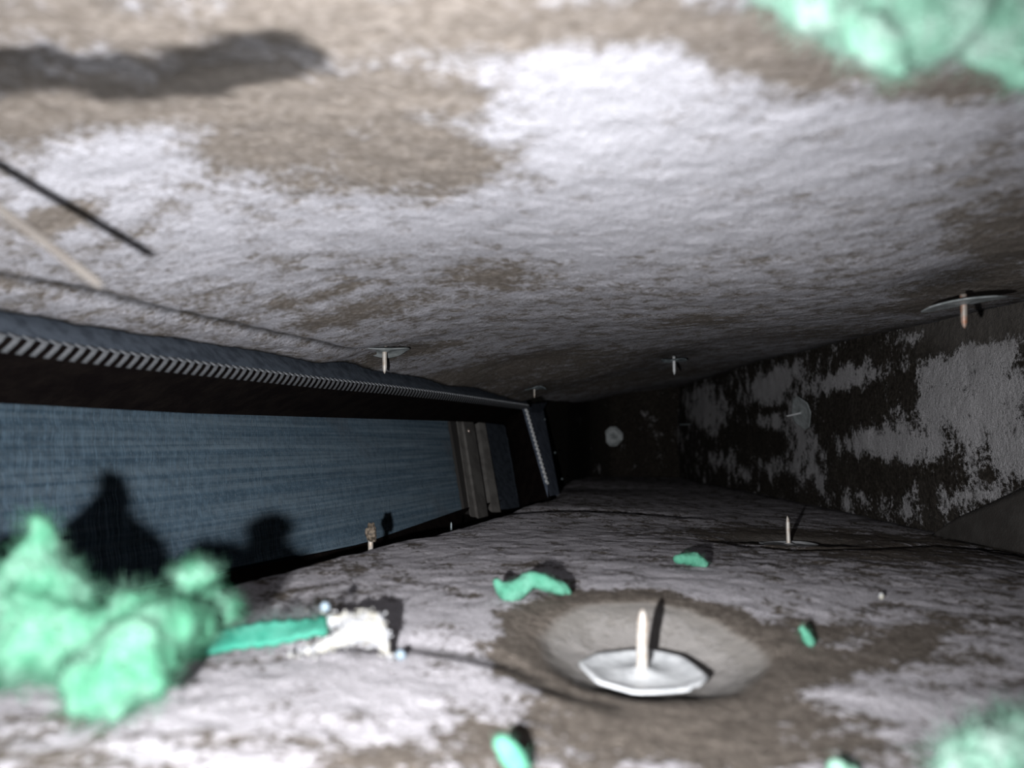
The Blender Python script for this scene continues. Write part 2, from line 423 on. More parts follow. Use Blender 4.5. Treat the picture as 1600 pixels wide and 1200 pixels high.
Bc = np.clip((.0105 - td) / .004, 0, 1) * .88
PC[..., 2] += np.clip((.0095 - td) / .009, 0, 1) * .0015
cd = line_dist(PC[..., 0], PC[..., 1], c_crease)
Bc = np.maximum(Bc, np.exp(-(cd / .0025) ** 2) * .75)  # dark line painted along the crease
for p, w in ((PIN_C1, .022), (PIN_C2, .03), (PIN_C3, .022), (PIN_C4, .03)):
    Bc = np.maximum(Bc, .55 * gauss(PC[..., 0], PC[..., 1], p[0] + .004, p[1] + .016, w * 1.1, w, 3))  # dark patch painted just beyond each pin
Bc = np.maximum(Bc, np.clip(.7 * np.exp(-((PC[..., 0] - XW) / .018) ** 2), 0, 1))  # ceiling painted darker where it nears the side wall
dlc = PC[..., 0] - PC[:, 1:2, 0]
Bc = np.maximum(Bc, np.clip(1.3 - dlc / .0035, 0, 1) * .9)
me = grid_mesh('ceiling', PC, flip=True); add_wear_shade(me, Rc, np.zeros_like(Rc), Bc)
tag(obj('ceiling', me, M['ceiling_liner']), 'sagging duct ceiling liner with whitish coating worn off in brown patches', kind='structure')

# right wall: a bulging sheet in the plane X = XW
wy = np.geomspace(.30, 1.40, 330); wz = np.linspace(-.085, .115, 150)
Wy, Wz = np.meshgrid(wy, wz, indexing='ij')
def wall_x(y, z): return XW - .006 * np.cos((y - .55) * 9) * np.cos((z - .01) * 17) + .004 * (fbm(y * 22, z * 22, 61) - .5) + .0012 * (fbm(y * 120, z * 120, 64) - .5)
Wx = wall_x(Wy, Wz)
PW = np.stack([Wx, Wy, Wz], 2)
def wall_pt(px, py):
    d = ray(px, py); t = XW / d[0]; return d * t
def wall_blobs(Y, Z, blobs, base):
    v = np.full(Y.shape, base)
    for px, py, rx, ry, a in blobs:
        c = wall_pt(px, py); l = wall_pt(px - rx, py); r = wall_pt(px + rx, py)
        RY = abs(l[1] - r[1]) / 2; RZ = px_size(ry, c[1])
        v = v + a * np.exp(-(((Y - c[1]) / RY) ** 2 + ((Z - c[2]) / RZ) ** 2) ** 1.4)
    return v
w_blobs = [(1490, 610, 70, 60, .75), (1570, 650, 60, 100, .65), (1410, 685, 60, 34, .75), (1345, 690, 36, 20, .6), (1480, 700, 50, 30, .5), (1340, 592, 55, 20, .6), (1290, 600, 40, 16, .45),
    (1195, 605, 38, 26, .85), (1230, 585, 36, 16, .5), (1225, 650, 40, 30, .55), (1255, 690, 24, 34, .45), (1180, 660, 30, 10, .35), (1275, 740, 24, 30, .45), (1215, 725, 45, 16, .45), (1150, 735, 40, 14, .35),
    (1105, 640, 24, 36, .85), (1075, 622, 16, 18, .4), (1060, 690, 16, 30, .3), (1320, 775, 34, 20, .4), (1400, 798, 50, 18, .38), (1520, 770, 50, 16, .35), (1590, 790, 50, 30, .35), (1450, 520, 40, 12, .3),
    (1560, 540, 60, 30, .45), (1500, 560, 60, 22, .35), (1120, 715, 26, 12, .35), (1600, 720, 40, 30, .4),
    (1320, 635, 36, 26, -.6), (1370, 740, 80, 20, -.4), (1170, 685, 46, 14, -.3), (1320, 660, 18, 30, -.4), (1200, 640, 24, 5, -.5)]
Rw = wall_blobs(Wy, Wz, w_blobs, .10)
# a few brush-like runs
Rw = Rw + .22 * (fbm(Wy * 150, Wz * 30, 71, 3) - .5) + .75 * (fbm(Wy * 38, Wz * 48, 73, 3) - .5)
Bw = np.zeros_like(Rw)
Gw = .35 * np.clip(wall_blobs(Wy, Wz, [(1560, 500, 130, 50, 1.0), (1450, 500, 60, 30, .5)], 0) + .5 * (fbm(Wy * 60, Wz * 60, 72) - .5), 0, 1)
me = grid_mesh('wall_right', PW); add_wear_shade(me, Rw - Gw, Gw, Bw)
tag(obj('wall_right', me, M['wall_liner']), 'black duct side wall with flaking grey-white patches', kind='structure')

# back wall, a bent sheet that closes the duct
bp = np.array([(-.12, .93), (.045, .985), (.075, 1.04), (.12, 1.20), (.16, 1.26), (.22, 1.29), (.30, 1.31)])
bs = np.concatenate([[0], np.cumsum(np.linalg.norm(np.diff(bp, axis=0), axis=1))])
t = np.linspace(0, bs[-1], 120)
bx, by = np.interp(t, bs, bp[:, 0]), np.interp(t, bs, bp[:, 1])
bz = np.linspace(-.085, .115, 80)
BX, BZ = np.meshgrid(bx, bz, indexing='ij'); BY = np.meshgrid(by, bz, indexing='ij')[0]
BY = BY + .008 * (fbm(BX * 25, BZ * 25, 91) - .5)
PB = np.stack([BX, BY, BZ], 2)
Rb = np.full(BX.shape, -.12)
for px, py, rx, ry, a in ((1010, 665, 22, 22, .45), (905, 655, 14, 14, .38), (938, 733, 20, 10, .42), (975, 705, 12, 16, .3), (1030, 700, 14, 26, .3), (990, 730, 12, 8, .25)):
    k = int(np.argmin(np.abs(bx / by - (px - 800) / F))); c = at(px, py, by[k])
    Rb = Rb + a * np.exp(-(((BX - c[0]) / px_size(rx, c[1])) ** 2 + ((BZ - c[2]) / px_size(ry, c[1])) ** 2) ** 1.4)
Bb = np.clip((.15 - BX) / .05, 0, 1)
me = grid_mesh('wall_back', PB, flip=True); add_wear_shade(me, Rb, Bb * 0, Bb * .8)
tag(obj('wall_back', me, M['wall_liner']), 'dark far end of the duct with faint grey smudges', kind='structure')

# ------------------------------------------------------------------ cooling coil behind the opening
coil = empty('cooling_coil', on_coil(705, 795))
coil_base = np.array(coil.location)
tag(coil, 'blue finned cooling coil seen through the slanted side opening', 'coil')
def lpts(name, P, mat, parent, base, **k):
    o = obj(name, grid_mesh(name, np.asarray(P) - base, **k), mat, parent); return o

# coil frame of axes: along the fins' row (u) and up the fins (w), in the coil plane
tl, tr = on_coil(-260, 605), on_coil(704, 655)
bl_, br = on_coil(-260, 1010), on_coil(727, 815)
nrm = np.array([1, -KB, -KC]); nrm /= np.linalg.norm(nrm)     # towards the duct
along = (tr - tl) / np.linalg.norm(tr - tl)
nf = int(np.linalg.norm(tr - tl) / .00098)
fv, ff = [], []
K = 46
wv = np.linspace(0, 1, K)
wave = np.array([math.sin(w * 14.5 * math.pi) for w in wv])
for i in range(nf):
    a = i / (nf - 1)
    top, bot = tl + (tr - tl) * a, bl_ + (br - bl_) * a
    bend = rng.normal(0, .00010) + .00025 * (vnoise(a * 60, 0.5, 5) - .5)
    j0 = rng.normal(0, .00006); rg_w = rng.uniform(.55, 1.5)
    for k in range(K):
        w = wv[k]
        c = top + (bot - top) * w
        kink = bend * math.sin(w * 22 + a * 9) + .00020 * wave[k] + .00028 * (float(vnoise(w * 19, a * 26, 9)) - .5)
        depth = .0002 * wave[k]
        f0 = c + along * (kink + j0) + nrm * depth
        f1 = c + along * (kink * .2 - .00028 + .00022 * math.sin(w * 14.5 * math.pi + .8)) - nrm * .009
        th = along * .00014 * rg_w
        fv += [f0 - th, f0 + th, f1]
    o = i * K * 3
    for k in range(K - 1):
        b0, b1 = o + 3 * k, o + 3 * k + 3
        ff += [(b0, b0 + 1, b1 + 1, b1), (b0 + 1, b0 + 2, b1 + 2, b1 + 1)]
fins = obj('fins', mesh_from('fins', np.array(fv) - coil_base, ff, False), M['fins'], coil); fins['kind'] = 'stuff'
fins.data.materials.append(M['fin_edge']); fins.data.polygons.foreach_set('material_index', np.arange(len(ff), dtype=np.int32) % 2 == 0)
back = np.array([[tl - nrm * .010, bl_ - nrm * .010], [tr - nrm * .010, br - nrm * .010]])
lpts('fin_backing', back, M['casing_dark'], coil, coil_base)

def strip(name, tp, bt, mat, parent, base, fwd0, fwd1, thick=.0012, n=14, ripple=0):
    """an upright folded metal strip between two top pixels and two bottom pixels, on the coil plane"""
    (x0, y0), (x1, y1) = tp; (u0, v0), (u1, v1) = bt
    P = np.zeros((n, 4, 3))
    for i in range(n):
        s = i / (n - 1)
        a = on_coil(x0 + (u0 - x0) * s, y0 + (v0 - y0) * s, fwd0); b = on_coil(x1 + (u1 - x1) * s, y1 + (v1 - y1) * s, fwd1)
        r = nrm * ripple * math.sin(s * 9)
        P[i] = [a - nrm * .006, a + r, b + r, b - nrm * .006]
    return lpts(name, P, mat, parent, base, smooth=False)
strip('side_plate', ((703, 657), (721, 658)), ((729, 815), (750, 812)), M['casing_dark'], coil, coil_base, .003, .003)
strip('side_flange', ((714, 657), (724, 658)), ((737, 815), (748, 812)), M['casing'], coil, coil_base, .004, .006)
strip('mounting_rail', ((724, 658), (740, 660)), ((748, 812), (763, 808)), M['casing'], coil, coil_base, .008, .008)
strip('support_bar', ((748, 660), (758, 661)), ((770, 806), (783, 803)), M['casing'], coil, coil_base, .004, .008)
bm = bmesh.new()
bmesh.ops.create_uvsphere(bm, u_segments=12, v_segments=8, radius=.0019)
for v in bm.verts: v.co.z *= .55
q = Vector(nrm).to_track_quat('Z', 'Y')
sc = obj('screw', bm, M['screw'], coil); sc.rotation_mode = 'QUATERNION'; sc.rotation_quaternion = q
sc.location = Vector(on_coil(732.5, 673, .0095) - coil_base)
tag(sc, 'small bright screw head on the mounting rail')

# ------------------------------------------------------------------ flexible connector: metal strips crimped onto black fabric
conn = empty('flexible_connector', on_opening(865, 768))
cb = np.array(conn.location)
tag(conn, 'flexible duct connector of black fabric crimped between toothed metal strips', 'duct connector')
onrm = np.array([1, -OB, -OC]); onrm /= np.linalg.norm(onrm)
pxs = np.array([-300, -150, 0, 100, 200, 300, 400, 500, 600, 700, 825.])
y_crimp = np.interp(pxs, [-300, -150, 0, 100, 200, 300, 400, 500, 600, 700, 825], [486, 512, 533, 548, 561, 573, 585, 597, 607, 619, 636])
y_top = np.interp(pxs, [-300, -150, 0, 150, 300, 430, 560, 700, 825], [430, 458, 482, 507, 530, 553, 576, 602, 626])
line_c = [on_opening(a, b) for a, b in zip(pxs, y_crimp)]
line_t = [on_opening(a, b) for a, b in zip(pxs, y_top)]
P = np.array([[t_ - onrm * .004 + np.array([0, 0, .006]), t_ - onrm * .002, c_ + np.array([0, 0, .0030]), c_ + np.array([0, 0, .0030]) - onrm * .0025] for t_, c_ in zip(line_t, line_c)])
lpts('top_strip', P, M['strip'], conn, cb)
# end strip, upright, with a pointed corner tab on top
et = [(820, 637), (848, 635)]; eb = [(860, 775), (874, 772)]
P = []
for i in range(12):
    s = i / 11
    a = on_opening(et[0][0] + (eb[0][0] - et[0][0]) * s, et[0][1] + (eb[0][1] - et[0][1]) * s)
    b = on_opening(et[1][0] + (eb[1][0] - et[1][0]) * s, et[1][1] + (eb[1][1] - et[1][1]) * s)
    P.append([a - onrm * .003, a, b, b - onrm * .004])
M['end_strip'] = simple('bluish_end_strip', (0.16, 0.19, 0.25), 0.5, 0.15, 0.4, (0.09, 0.11, 0.15), 120, 0.3, 300)
lpts('end_strip', np.array(P), M['end_strip'], conn, cb, smooth=False)
tabv = [on_opening(830, 632), on_opening(852, 630) + onrm * .002, on_opening(845, 645), on_opening(826, 645)]
bm = bmesh.new(); vs = [bm.verts.new(Vector(v - cb + onrm * .0008)) for v in tabv]; fc = bm.faces.new(vs)
bmesh.ops.solidify(bm, geom=[fc], thickness=.0008)
obj('corner_tab', bm, M['end_strip'], conn)
# crimp teeth along the top strip
def tooth_mesh():
    w = .00115; prof = [(0.0, .0034), (.0010, .0026), (.0022, .0008), (.0010, -.0012), (-.0008, -.0030)]   # (outwards, up)
    v, f = [], []
    for k, (o, u) in enumerate(prof):
        sh = (-.0006, 0, .0004, -.0012, -.0030)[k]
        v += [(-w + sh, u, o), (w + sh, u, o), (w + sh, u - .0002, o - .0007), (-w + sh, u - .0002, o - .0007)]
    for k in range(len(prof) - 1):
        a, b = 4 * k, 4 * k + 4
        for j in range(4): f.append((a + j, a + (j + 1) % 4, b + (j + 1) % 4, b + j))
    f += [(0, 3, 2, 1), (16, 17, 18, 19)]
    return mesh_from('crimp', v, f, False)
tooth = tooth_mesh(); tooth.materials.append(M['crimp'])
def place_teeth(pts, pitch, rot_up, scale=1.0, name='crimp', mesh=None):
    pts = np.array(pts); L = np.concatenate([[0], np.cumsum(np.linalg.norm(np.diff(pts, axis=0), axis=1))])
    n = int(L[-1] / pitch); tg_all = []
    for i in range(n):
        s = (i + .5) * pitch
        p = np.array([np.interp(s, L, pts[:, k]) for k in range(3)])
        p2 = np.array([np.interp(min(s + .01, L[-1]), L, pts[:, k]) for k in range(3)]); p1 = np.array([np.interp(max(s - .01, 0), L, pts[:, k]) for k in range(3)])
        X = Vector(p2 - p1).normalized(); Zv = Vector(rot_up); Zv = (Zv - X * Zv.dot(X)).normalized(); Yv = Zv.cross(X)
        o = bpy.data.objects.new(name, mesh or tooth); C.objects.link(o); o.parent = conn
        o.matrix_basis = Matrix.Translation(Vector(p - cb)) @ Matrix((X, Yv, Zv)).transposed().to_4x4() @ Matrix.Scale(scale, 4)
place_teeth([c + onrm * .0003 for c in line_c][1:], .0050, onrm, 1.0)
def short_tooth():
    v, f = [], []
    for x, y, z in ((-.0014, -.0024, 0), (.0014, -.0024, 0), (.0014, .0024, 0), (-.0014, .0024, 0), (-.0011, -.0019, .0022), (.0011, -.0019, .0022), (.0011, .0019, .0022), (-.0011, .0019, .0022)): v.append((x, y, z))
    f = [(4, 5, 6, 7), (0, 1, 5, 4), (1, 2, 6, 5), (2, 3, 7, 6), (3, 0, 4, 7), (0, 3, 2, 1)]
    return mesh_from('crimp', v, f, False)
st = short_tooth(); st.materials.append(simple('bright_crimp_metal', (0.85, 0.87, 0.88), 0.5, 0.1, 0.6))
endline = [on_opening(820 + 34 * s, 640 + 120 * s) + onrm * .0006 for s in np.linspace(0, 1, 8)]
place_teeth(endline, .0056, onrm, 1.0, mesh=st)
# inner strip beside the coil, with its own teeth
ist = strip('inner_strip', ((759, 661), (788, 664)), ((785, 803), (812, 796)), M['strip'], conn, cb, .002, .010, ripple=.0006)
st2 = short_tooth(); st2.materials.append(M['strip'])
inl = [on_coil(789 + 20 * s, 668 + 115 * s, .0105) for s in np.linspace(0, 1, 8)]
place_teeth(inl, .0050, nrm, .9, mesh=st2)
# fabric: top band, end band and bottom band, each a wrinkled ruled sheet
def fabric(name, A, B, n=60, k=14, sag=.006):
    A, B = np.array(A), np.array(B); P = np.zeros((n, k, 3))
    ta = np.linspace(0, 1, len(A)); tb = np.linspace(0, 1, len(B)); s = np.linspace(0, 1, n)
    a = np.stack([np.interp(s, ta, A[:, i]) for i in range(3)], 1); b = np.stack([np.interp(s, tb, B[:, i]) for i in range(3)], 1)
    for j in range(k):
        w = j / (k - 1)
        P[:, j] = a * (1 - w) + b * w - nrm * (math.sin(w * math.pi) * (sag + .003 * (fbm(s * 14, s * 0 + w * 2, 7)[:, None] - .5)))
    return lpts(name, P, M['fabric'], conn, cb)
coil_top = [on_coil(x, np.interp(x, [-300, 0, 300, 700, 800], [600, 630, 646, 658, 662]), .0105) for x in pxs[:-1]] + [on_coil(800, 662, .0105)]
fabric('fabric_top', [c - onrm * .0022 + np.array([0, 0, .0030]) for c in line_c], coil_top)
fabric('fabric_end', [on_opening(824, 638), on_opening(866, 800)], [on_coil(790, 655, .010), on_coil(816, 812, .010)], sag=.012)
fl_line = [np.array([np.interp(y, [p[0] for p in fe], [p[1] for p in fe]) - .002, y, -.062]) for y in np.linspace(.1, .98, 12)]
fabric('fabric_bottom', fl_line, [on_coil(x, y, .004) for x, y in ((-260, 990), (0, 955), (300, 905), (560, 852), (727, 794), (812, 775))], sag=.015)
# little screws on the dark end wall beside the end strip
for px, py in ((866, 708), (877, 749), (850, 656)):
    bm = bmesh.new(); bmesh.ops.create_icosphere(bm, subdivisions=1, radius=.0013)
    s_ = obj('screw', bm, M['dull_zinc'], conn); s_.location = Vector(on_opening(px, py) + onrm * .001 - cb)

# ------------------------------------------------------------------ liner flap in the lower corner
fa = [at(1462, 834, .500), at(1500, 812, .470), at(1545, 793, .440), at(1600, 768, .415), at(1680, 735, .39)]
fb = [at(1466, 838, .500), at(1505, 846, .462), at(1550, 855, .430), at(1600, 866, .400), at(1680, 890, .37)]
P = np.zeros((24, 10, 3)); s = np.linspace(0, 1, 24)
A_ = np.stack([np.interp(s, np.linspace(0, 1, 5), np.array(fa)[:, i]) for i in range(3)], 1)
B_ = np.stack([np.interp(s, np.linspace(0, 1, 5), np.array(fb)[:, i]) for i in range(3)], 1)
for j in range(10):
    w = j / 9; P[:, j] = A_ * (1 - w) + B_ * w + np.array([.0, -.003, .0]) * math.sin(w * math.pi)
base = P[12, 9]
fl = obj('liner_flap', grid_mesh('liner_flap', P - base), M['flap']); fl.location = base
sm = fl.modifiers.new('thickness', 'SOLIDIFY'); sm.thickness = .003; sm.offset = 1
tag(fl, 'smooth dark flap of loose liner standing in the lower corner by the side wall', 'liner flap')

# ------------------------------------------------------------------ insulation pins
def washer_mesh(r, seed, square=0.0, thick=.0005, notch=None):
    rg = np.random.default_rng(seed); na = 48; rings = [0.0, .10, .22, .50, .80, .93, 1.0]
    prof = [.0016, .0015, .0008, .0002, .0004, .0012, .0011]
    wob = rg.normal(0, 1, 6)
    v, f = [], []
    for layer in (0, 1):
        for k, q in enumerate(rings):
            for i in range(na):
                a = 2 * math.pi * i / na
                sq = 1 / max(abs(math.cos(a)), abs(math.sin(a)), (abs(math.cos(a)) + abs(math.sin(a))) / 1.32)
                o = (1 - square) + square * sq * .93
                if notch is not None and k >= 5 and abs((a - notch + math.pi) % (2 * math.pi) - math.pi) < .09: o *= .93
                z = prof[k] + q * q * .0007 * (wob[0] * math.cos(2 * a + wob[1]) + .6 * wob[2] * math.cos(3 * a + wob[3])) - layer * thick
                v.append((r * q * o * math.cos(a), r * q * o * math.sin(a), z))
    R = len(rings); idx = lambda l, k, i: (l * R + k) * na + i % na
    for k in range(R - 1):
        for i in range(na):
            f.append((idx(0, k, i), idx(0, k + 1, i), idx(0, k + 1, i + 1), idx(0, k, i + 1)))
            f.append((idx(1, k, i), idx(1, k, i + 1), idx(1, k + 1, i + 1), idx(1, k + 1, i)))
    for i in range(na): f.append((idx(0, R - 1, i), idx(1, R - 1, i), idx(1, R - 1, i + 1), idx(0, R - 1, i + 1)))
    m = mesh_from('washer', v, f); return m

def shank_mesh(L, r, seed, tip=.25, lean=(0, 0)):
    rg = np.random.default_rng(seed); n = 12; v, f = [], []
    hs = [-.003, 0, .25 * L, .5 * L, (1 - tip) * L, (1 - tip * .35) * L, L]; rs = [1, 1, 1, .97, .95, .6, .12]
    for k, (h, q) in enumerate(zip(hs, rs)):
        jx, jy = rg.normal(0, .04 * r, 2)
        t = max(h, 0) / L
        for i in range(n):
            a = 2 * math.pi * i / n; v.append((r * q * math.cos(a) + jx + lean[0] * t, r * q * math.sin(a) + jy + lean[1] * t, h))
    for k in range(len(hs) - 1):
        for i in range(n): f.append((k * n + i, k * n + (i + 1) % n, (k + 1) * n + (i + 1) % n, (k + 1) * n + i))
    f.append(tuple(range(n - 1, -1, -1))); f.append(tuple((len(hs) - 1) * n + i for i in range(n)))
    return mesh_from('shank', v, f)

def pin(loc, nvec, L, rw, rs, label, seed, wm, sm_, square=.6, spin=0, notch=None, tip=.25, washer=True, lean=(0, 0), shank_dir=None):
    q = Vector(nvec).to_track_quat('Z', 'Y')
    from mathutils import Quaternion
    q = q @ Quaternion((0, 0, 1), spin)
    root = empty('insulation_pin', Vector(loc), q)
    tag(root, label, 'insulation pin', 'insulation pins holding the duct liner')
    if washer: obj('washer', washer_mesh(rw, seed, square, notch=notch), wm, root)
    so_ = obj('shank', shank_mesh(L, rs, seed + 50, tip, lean), sm_, root)
    if shank_dir: so_.rotation_mode = 'QUATERNION'; so_.rotation_quaternion = q.inverted() @ Vector(shank_dir).to_track_quat('Z', 'Y')
    return root

pin(PIN_F1 + np.array([0, 0, .0002]), (0.02, -.05, 1), .0165, .0172, .00145, 'large bright zinc pin and washer in the pale worn ring on the near floor', 1, M['zinc'], M['pin'], .85, .62, notch=-math.pi / 2 - .3, tip=.18)
pin(PIN_F2 + np.array([0, 0, -.0012]), (0, .03, 1), .0165, .0165, .0012, 'brassy pin standing in a dark floor dimple near the side wall', 2, M['zinc'], M['pin'], .5, .2)
pin(PIN_C1 + HANG * 1.1, (.02, -.06, -1), .0142, .0150, .0014, 'grey pin hanging from the ceiling above the toothed metal strip', 3, M['grey_zinc'], M['pin'], .6, .5)
pin(PIN_C2 + HANG, (0, -.02, -1), .0140, .012, .0014, 'pale pin hanging from the ceiling just before the side wall begins, washer barely visible', 4, M['dull_zinc'], M['zinc'], .5, .2)
pin(PIN_C3 + HANG, (.14, .01, -1), .0118, .0172, .0014, 'rusty-tipped pin with wide zinc washer hanging at the ceiling edge by the side wall', 5, M['grey_zinc'], M['rust'], .6, .15, shank_dir=(0, 0, -1))
pin(PIN_C4 + HANG * 1.6, (0, 0, -1), .0100, .012, .0009, 'thin small pin hanging from the ceiling in front of the dark far corner', 6, M['dull_zinc'], M['pin'], .5, .1)
w1 = wall_pt(1266, 645); w1[0] -= .008
pin(w1, (-.955, -.19, -.20), .017, .0170, .0009, 'pin with blue-grey hexagonal washer sticking out of the white-patched side wall', 7, M['grey_zinc'], M['zinc'], 1.0, .30)
w2 = wall_pt(1084, 663); w2[0] -= .004
pin(w2, (-1, -.10, -.03), .020, .010, .0008, 'bare thin dark pin shank deep on the side wall', 8, M['dull_zinc'], M['dull_zinc'], washer=False)
kb = int(np.argmin(np.abs(bx / by - (958 - 800) / F)))
pin(at(958, 682, by[kb] - .02), (-.12, -1, .0), .016, .0168, .0014, 'square washer and pin seen head-on on the dark far end wall', 9, M['grey_zinc'], M['zinc'], .95, 0)
# short stub at the floor's edge with a crumb on it
p = at(579, 851, .372)
stub = empty('insulation_pin', p); tag(stub, 'crumb-coated stub of a pin at the floor edge below the blue coil', 'insulation pin', 'insulation pins holding the duct liner')
obj('shank', shank_mesh(.0045, .0012, 90, .3), M['pin'], stub)
bm = bmesh.new(); bmesh.ops.create_icosphere(bm, subdivisions=3, radius=.0024)
for v in bm.verts:
    v.co *= .55 + .95 * float(vnoise(v.co.x * 1100 + 9, v.co.y * 900 + v.co.z * 1100, 3)); v.co.z *= 1.7; v.co.z += .0052
obj('crumb', bm, M['debris'], stub)
p = at(705, 826, .47)
stub = empty('insulation_pin', p); tag(stub, 'tiny pin tip poking up at the floor edge near the coil casing', 'insulation pin', 'insulation pins holding the duct liner')
obj('shank', shank_mesh(.004, .0006, 95, .3), M['dull_zinc'], stub)

# ------------------------------------------------------------------ glass wool
def blob_mesh(name, balls, voxel, rough, base, squash=None, seed=0):
    bm = bmesh.new()
    for (c, r) in balls:
        g = bmesh.ops.create_icosphere(bm, subdivisions=3, radius=r)['verts']
        for v in g:
            if squash: v.co = Vector((v.co.x * squash[0], v.co.y * squash[1], v.co.z * squash[2]))
            v.co += Vector(c - base)
    me0 = bpy.data.meshes.new(name); bm.to_mesh(me0); bm.free()
    o = bpy.data.objects.new(name, me0); C.objects.link(o)
    rm = o.modifiers.new('r', 'REMESH'); rm.mode = 'VOXEL'; rm.voxel_size = voxel
    sm2 = o.modifiers.new('s', 'SMOOTH'); sm2.factor = .6; sm2.iterations = 3
    dg = bpy.context.evaluated_depsgraph_get()
    me = bpy.data.meshes.new_from_object(o.evaluated_get(dg))
    bpy.data.objects.remove(o); bpy.data.meshes.remove(me0)
    n = len(me.vertices); co = np.zeros(n * 3); no = np.zeros(n * 3)
    me.vertices.foreach_get('co', co); me.vertices.foreach_get('normal', no); co = co.reshape(-1, 3); no = no.reshape(-1, 3)
    d = (fbm(co[:, 0] * 190 + co[:, 1] * 110, co[:, 2] * 190 + co[:, 1] * 140, seed, 4) - .5) * 2 * rough
    co = co + no * d[:, None]
    me.vertices.foreach_set('co', co.ravel()); me.polygons.foreach_set('use_smooth', [True] * len(me.polygons)); me.update()
    me.name = name
    return me

def fibre_mesh(me, n, length, width, seed):
    rg = np.random.default_rng(seed)
    nv = len(me.vertices); co = np.zeros(nv * 3); no = np.zeros(nv * 3)
    me.vertices.foreach_get('co', co); me.vertices.foreach_get('normal', no); co = co.reshape(-1, 3); no = no.reshape(-1, 3)
    v, f = [], []
    pick = rg.integers(0, nv, n)
    for j in pick:
        p = co[j] - no[j] * length * .1; d = no[j] + rg.normal(0, .8, 3); d /= np.linalg.norm(d)
        L = length * rg.uniform(.4, 1.3); side = np.cross(d, rg.normal(0, 1, 3)); side /= np.linalg.norm(side) + 1e-9
        o = len(v); K_ = 5
        for k in range(K_):
            wdt = width * (1 - .8 * k / (K_ - 1))
            v += [p - side * wdt, p + side * wdt, p + np.cross(side, d) * wdt]
            d = d + rg.normal(0, .38, 3); d /= np.linalg.norm(d); p = p + d * L / (K_ - 1)
        for k in range(K_ - 1):
            a, b = o + 3 * k, o + 3 * k + 3
            f += [(a, a + 1, b + 1, b), (a + 1, a + 2, b + 2, b + 1), (a + 2, a, b, b + 2)]
    return mesh_from('loose_fibres', v, f)

def wool(name, pxballs, label, cat, group, mat, fmat, voxel=.0014, rough=.0028, nfib=1500, flen=.006, seed=1, squash=None, base=None):
    balls = [(at(x, y, Y), px_size(r, Y)) for x, y, Y, r in pxballs]
    if base is None:
        low = min(balls, key=lambda b: b[0][2] - b[1]); base = low[0] - np.array([0, 0, low[1]])
    root = empty(name, base); tag(root, label, cat, group)
    me = blob_mesh('tuft', balls, voxel, rough, base, squash, seed)
    obj('tuft', me, mat, root)
    o = obj('loose_fibres', fibre_mesh(me, nfib, flen, .00007, seed + 3), fmat, root); o['kind'] = 'stuff'
    return root
G = 'tufts of green glass wool'
wool('glass_wool_clump', [(56, 822, .152, 20), (62, 858, .152, 32), (62, 905, .152, 50), (25, 950, .15, 58), (108, 930, .152, 38), (-20, 1000, .15, 74), (60, 985, .15, 75), (130, 985, .148, 45),
    (215, 975, .15, 52), (200, 1020, .145, 60), (265, 985, .152, 48), (165, 1060, .143, 58), (215, 1050, .143, 50), (180, 1092, .142, 34), (300, 975, .158, 38), (250, 1030, .145, 36), (-70, 960, .15, 60)],
    'large fluffy mint-green wool clump rising to a peak in front of the coil', 'insulation clump', G, M['fluff'], M['fluff'], nfib=5000, flen=.0042, seed=3)
wool('glass_wool_tuft', [(303, 900, .165, 28), (312, 896, .165, 24), (296, 935, .168, 22), (325, 945, .170, 26), (350, 958, .172, 26), (305, 970, .170, 28)],
    'round green wool ball beside the large clump', 'insulation tuft', G, M['fluff'], M['fluff'], nfib=1500, flen=.0035, seed=13, rough=.0016)
wool('glass_wool_clump', [(1210, -35, .112, 50), (1285, 5, .112, 58), (1345, 40, .112, 52), (1390, 80, .112, 40), (1408, 112, .112, 22), (1412, 132, .112, 10), (1440, 45, .112, 52), (1500, 20, .112, 56), (1560, 60, .112, 44), (1600, 92, .112, 42), (1660, 90, .112, 50), (1560, -20, .112, 60), (1400, -30, .112, 60), (1650, 20, .112, 70)],
    'pale green wool clump hanging to a point from the ceiling beside the camera', 'insulation clump', G, M['fluff_pale'], M['fluff_pale'], nfib=3500, flen=.004, seed=23, base=at(1400, -45, .112))
wool('glass_wool_clump', [(1545, 1180, .145, 42), (1600, 1170, .145, 46), (1500, 1195, .145, 34), (1640, 1190, .145, 50), (1580, 1220, .145, 50)],
    'mint wool clump at the bottom corner of the floor below the side wall', 'insulation clump', G, M['fluff_pale'], M['fluff_pale'], nfib=1800, flen=.006, seed=33)
# small scraps lying on the floor
def on_floor(px, py, lift=0.0):
    X, Y = solve_on(floor_h, px, py, -.053); return np.array([X, Y, float(floor_h(X, Y)) + lift])
def scrap(pxs_, label, seed, nfib=220, rough=.0014, voxel=.0005, mat=None):
    run = []
    for a, b in zip(pxs_[:-1], pxs_[1:]):
        m_ = max(2, int(math.hypot(b[0] - a[0], b[1] - a[1]) / 2.5))
        run += [tuple(a[i] + (b[i] - a[i]) * k / m_ for i in range(3)) for k in range(m_)]
    pxs_ = run + [pxs_[-1]]
    low_ = max(pxs_, key=lambda q: q[1] + q[2])
    Y = on_floor(low_[0], low_[1] + low_[2] * .8)[1]
    return wool('glass_wool_scrap', [(x, y, Y, r) for x, y, r in pxs_], label, 'insulation scrap', 'green wool scraps scattered on the floor', mat or M['scrap'], M['fluff'], voxel, rough, nfib, .0022, seed)
scrap([(776, 908, 5), (783, 919, 10), (794, 926, 14), (806, 923, 15), (818, 913, 14), (832, 906, 12), (850, 908, 13), (866, 913, 13), (880, 920, 10), (888, 926, 5)], 'wavy curled green wool scrap on the floor behind the pale ring', 43)
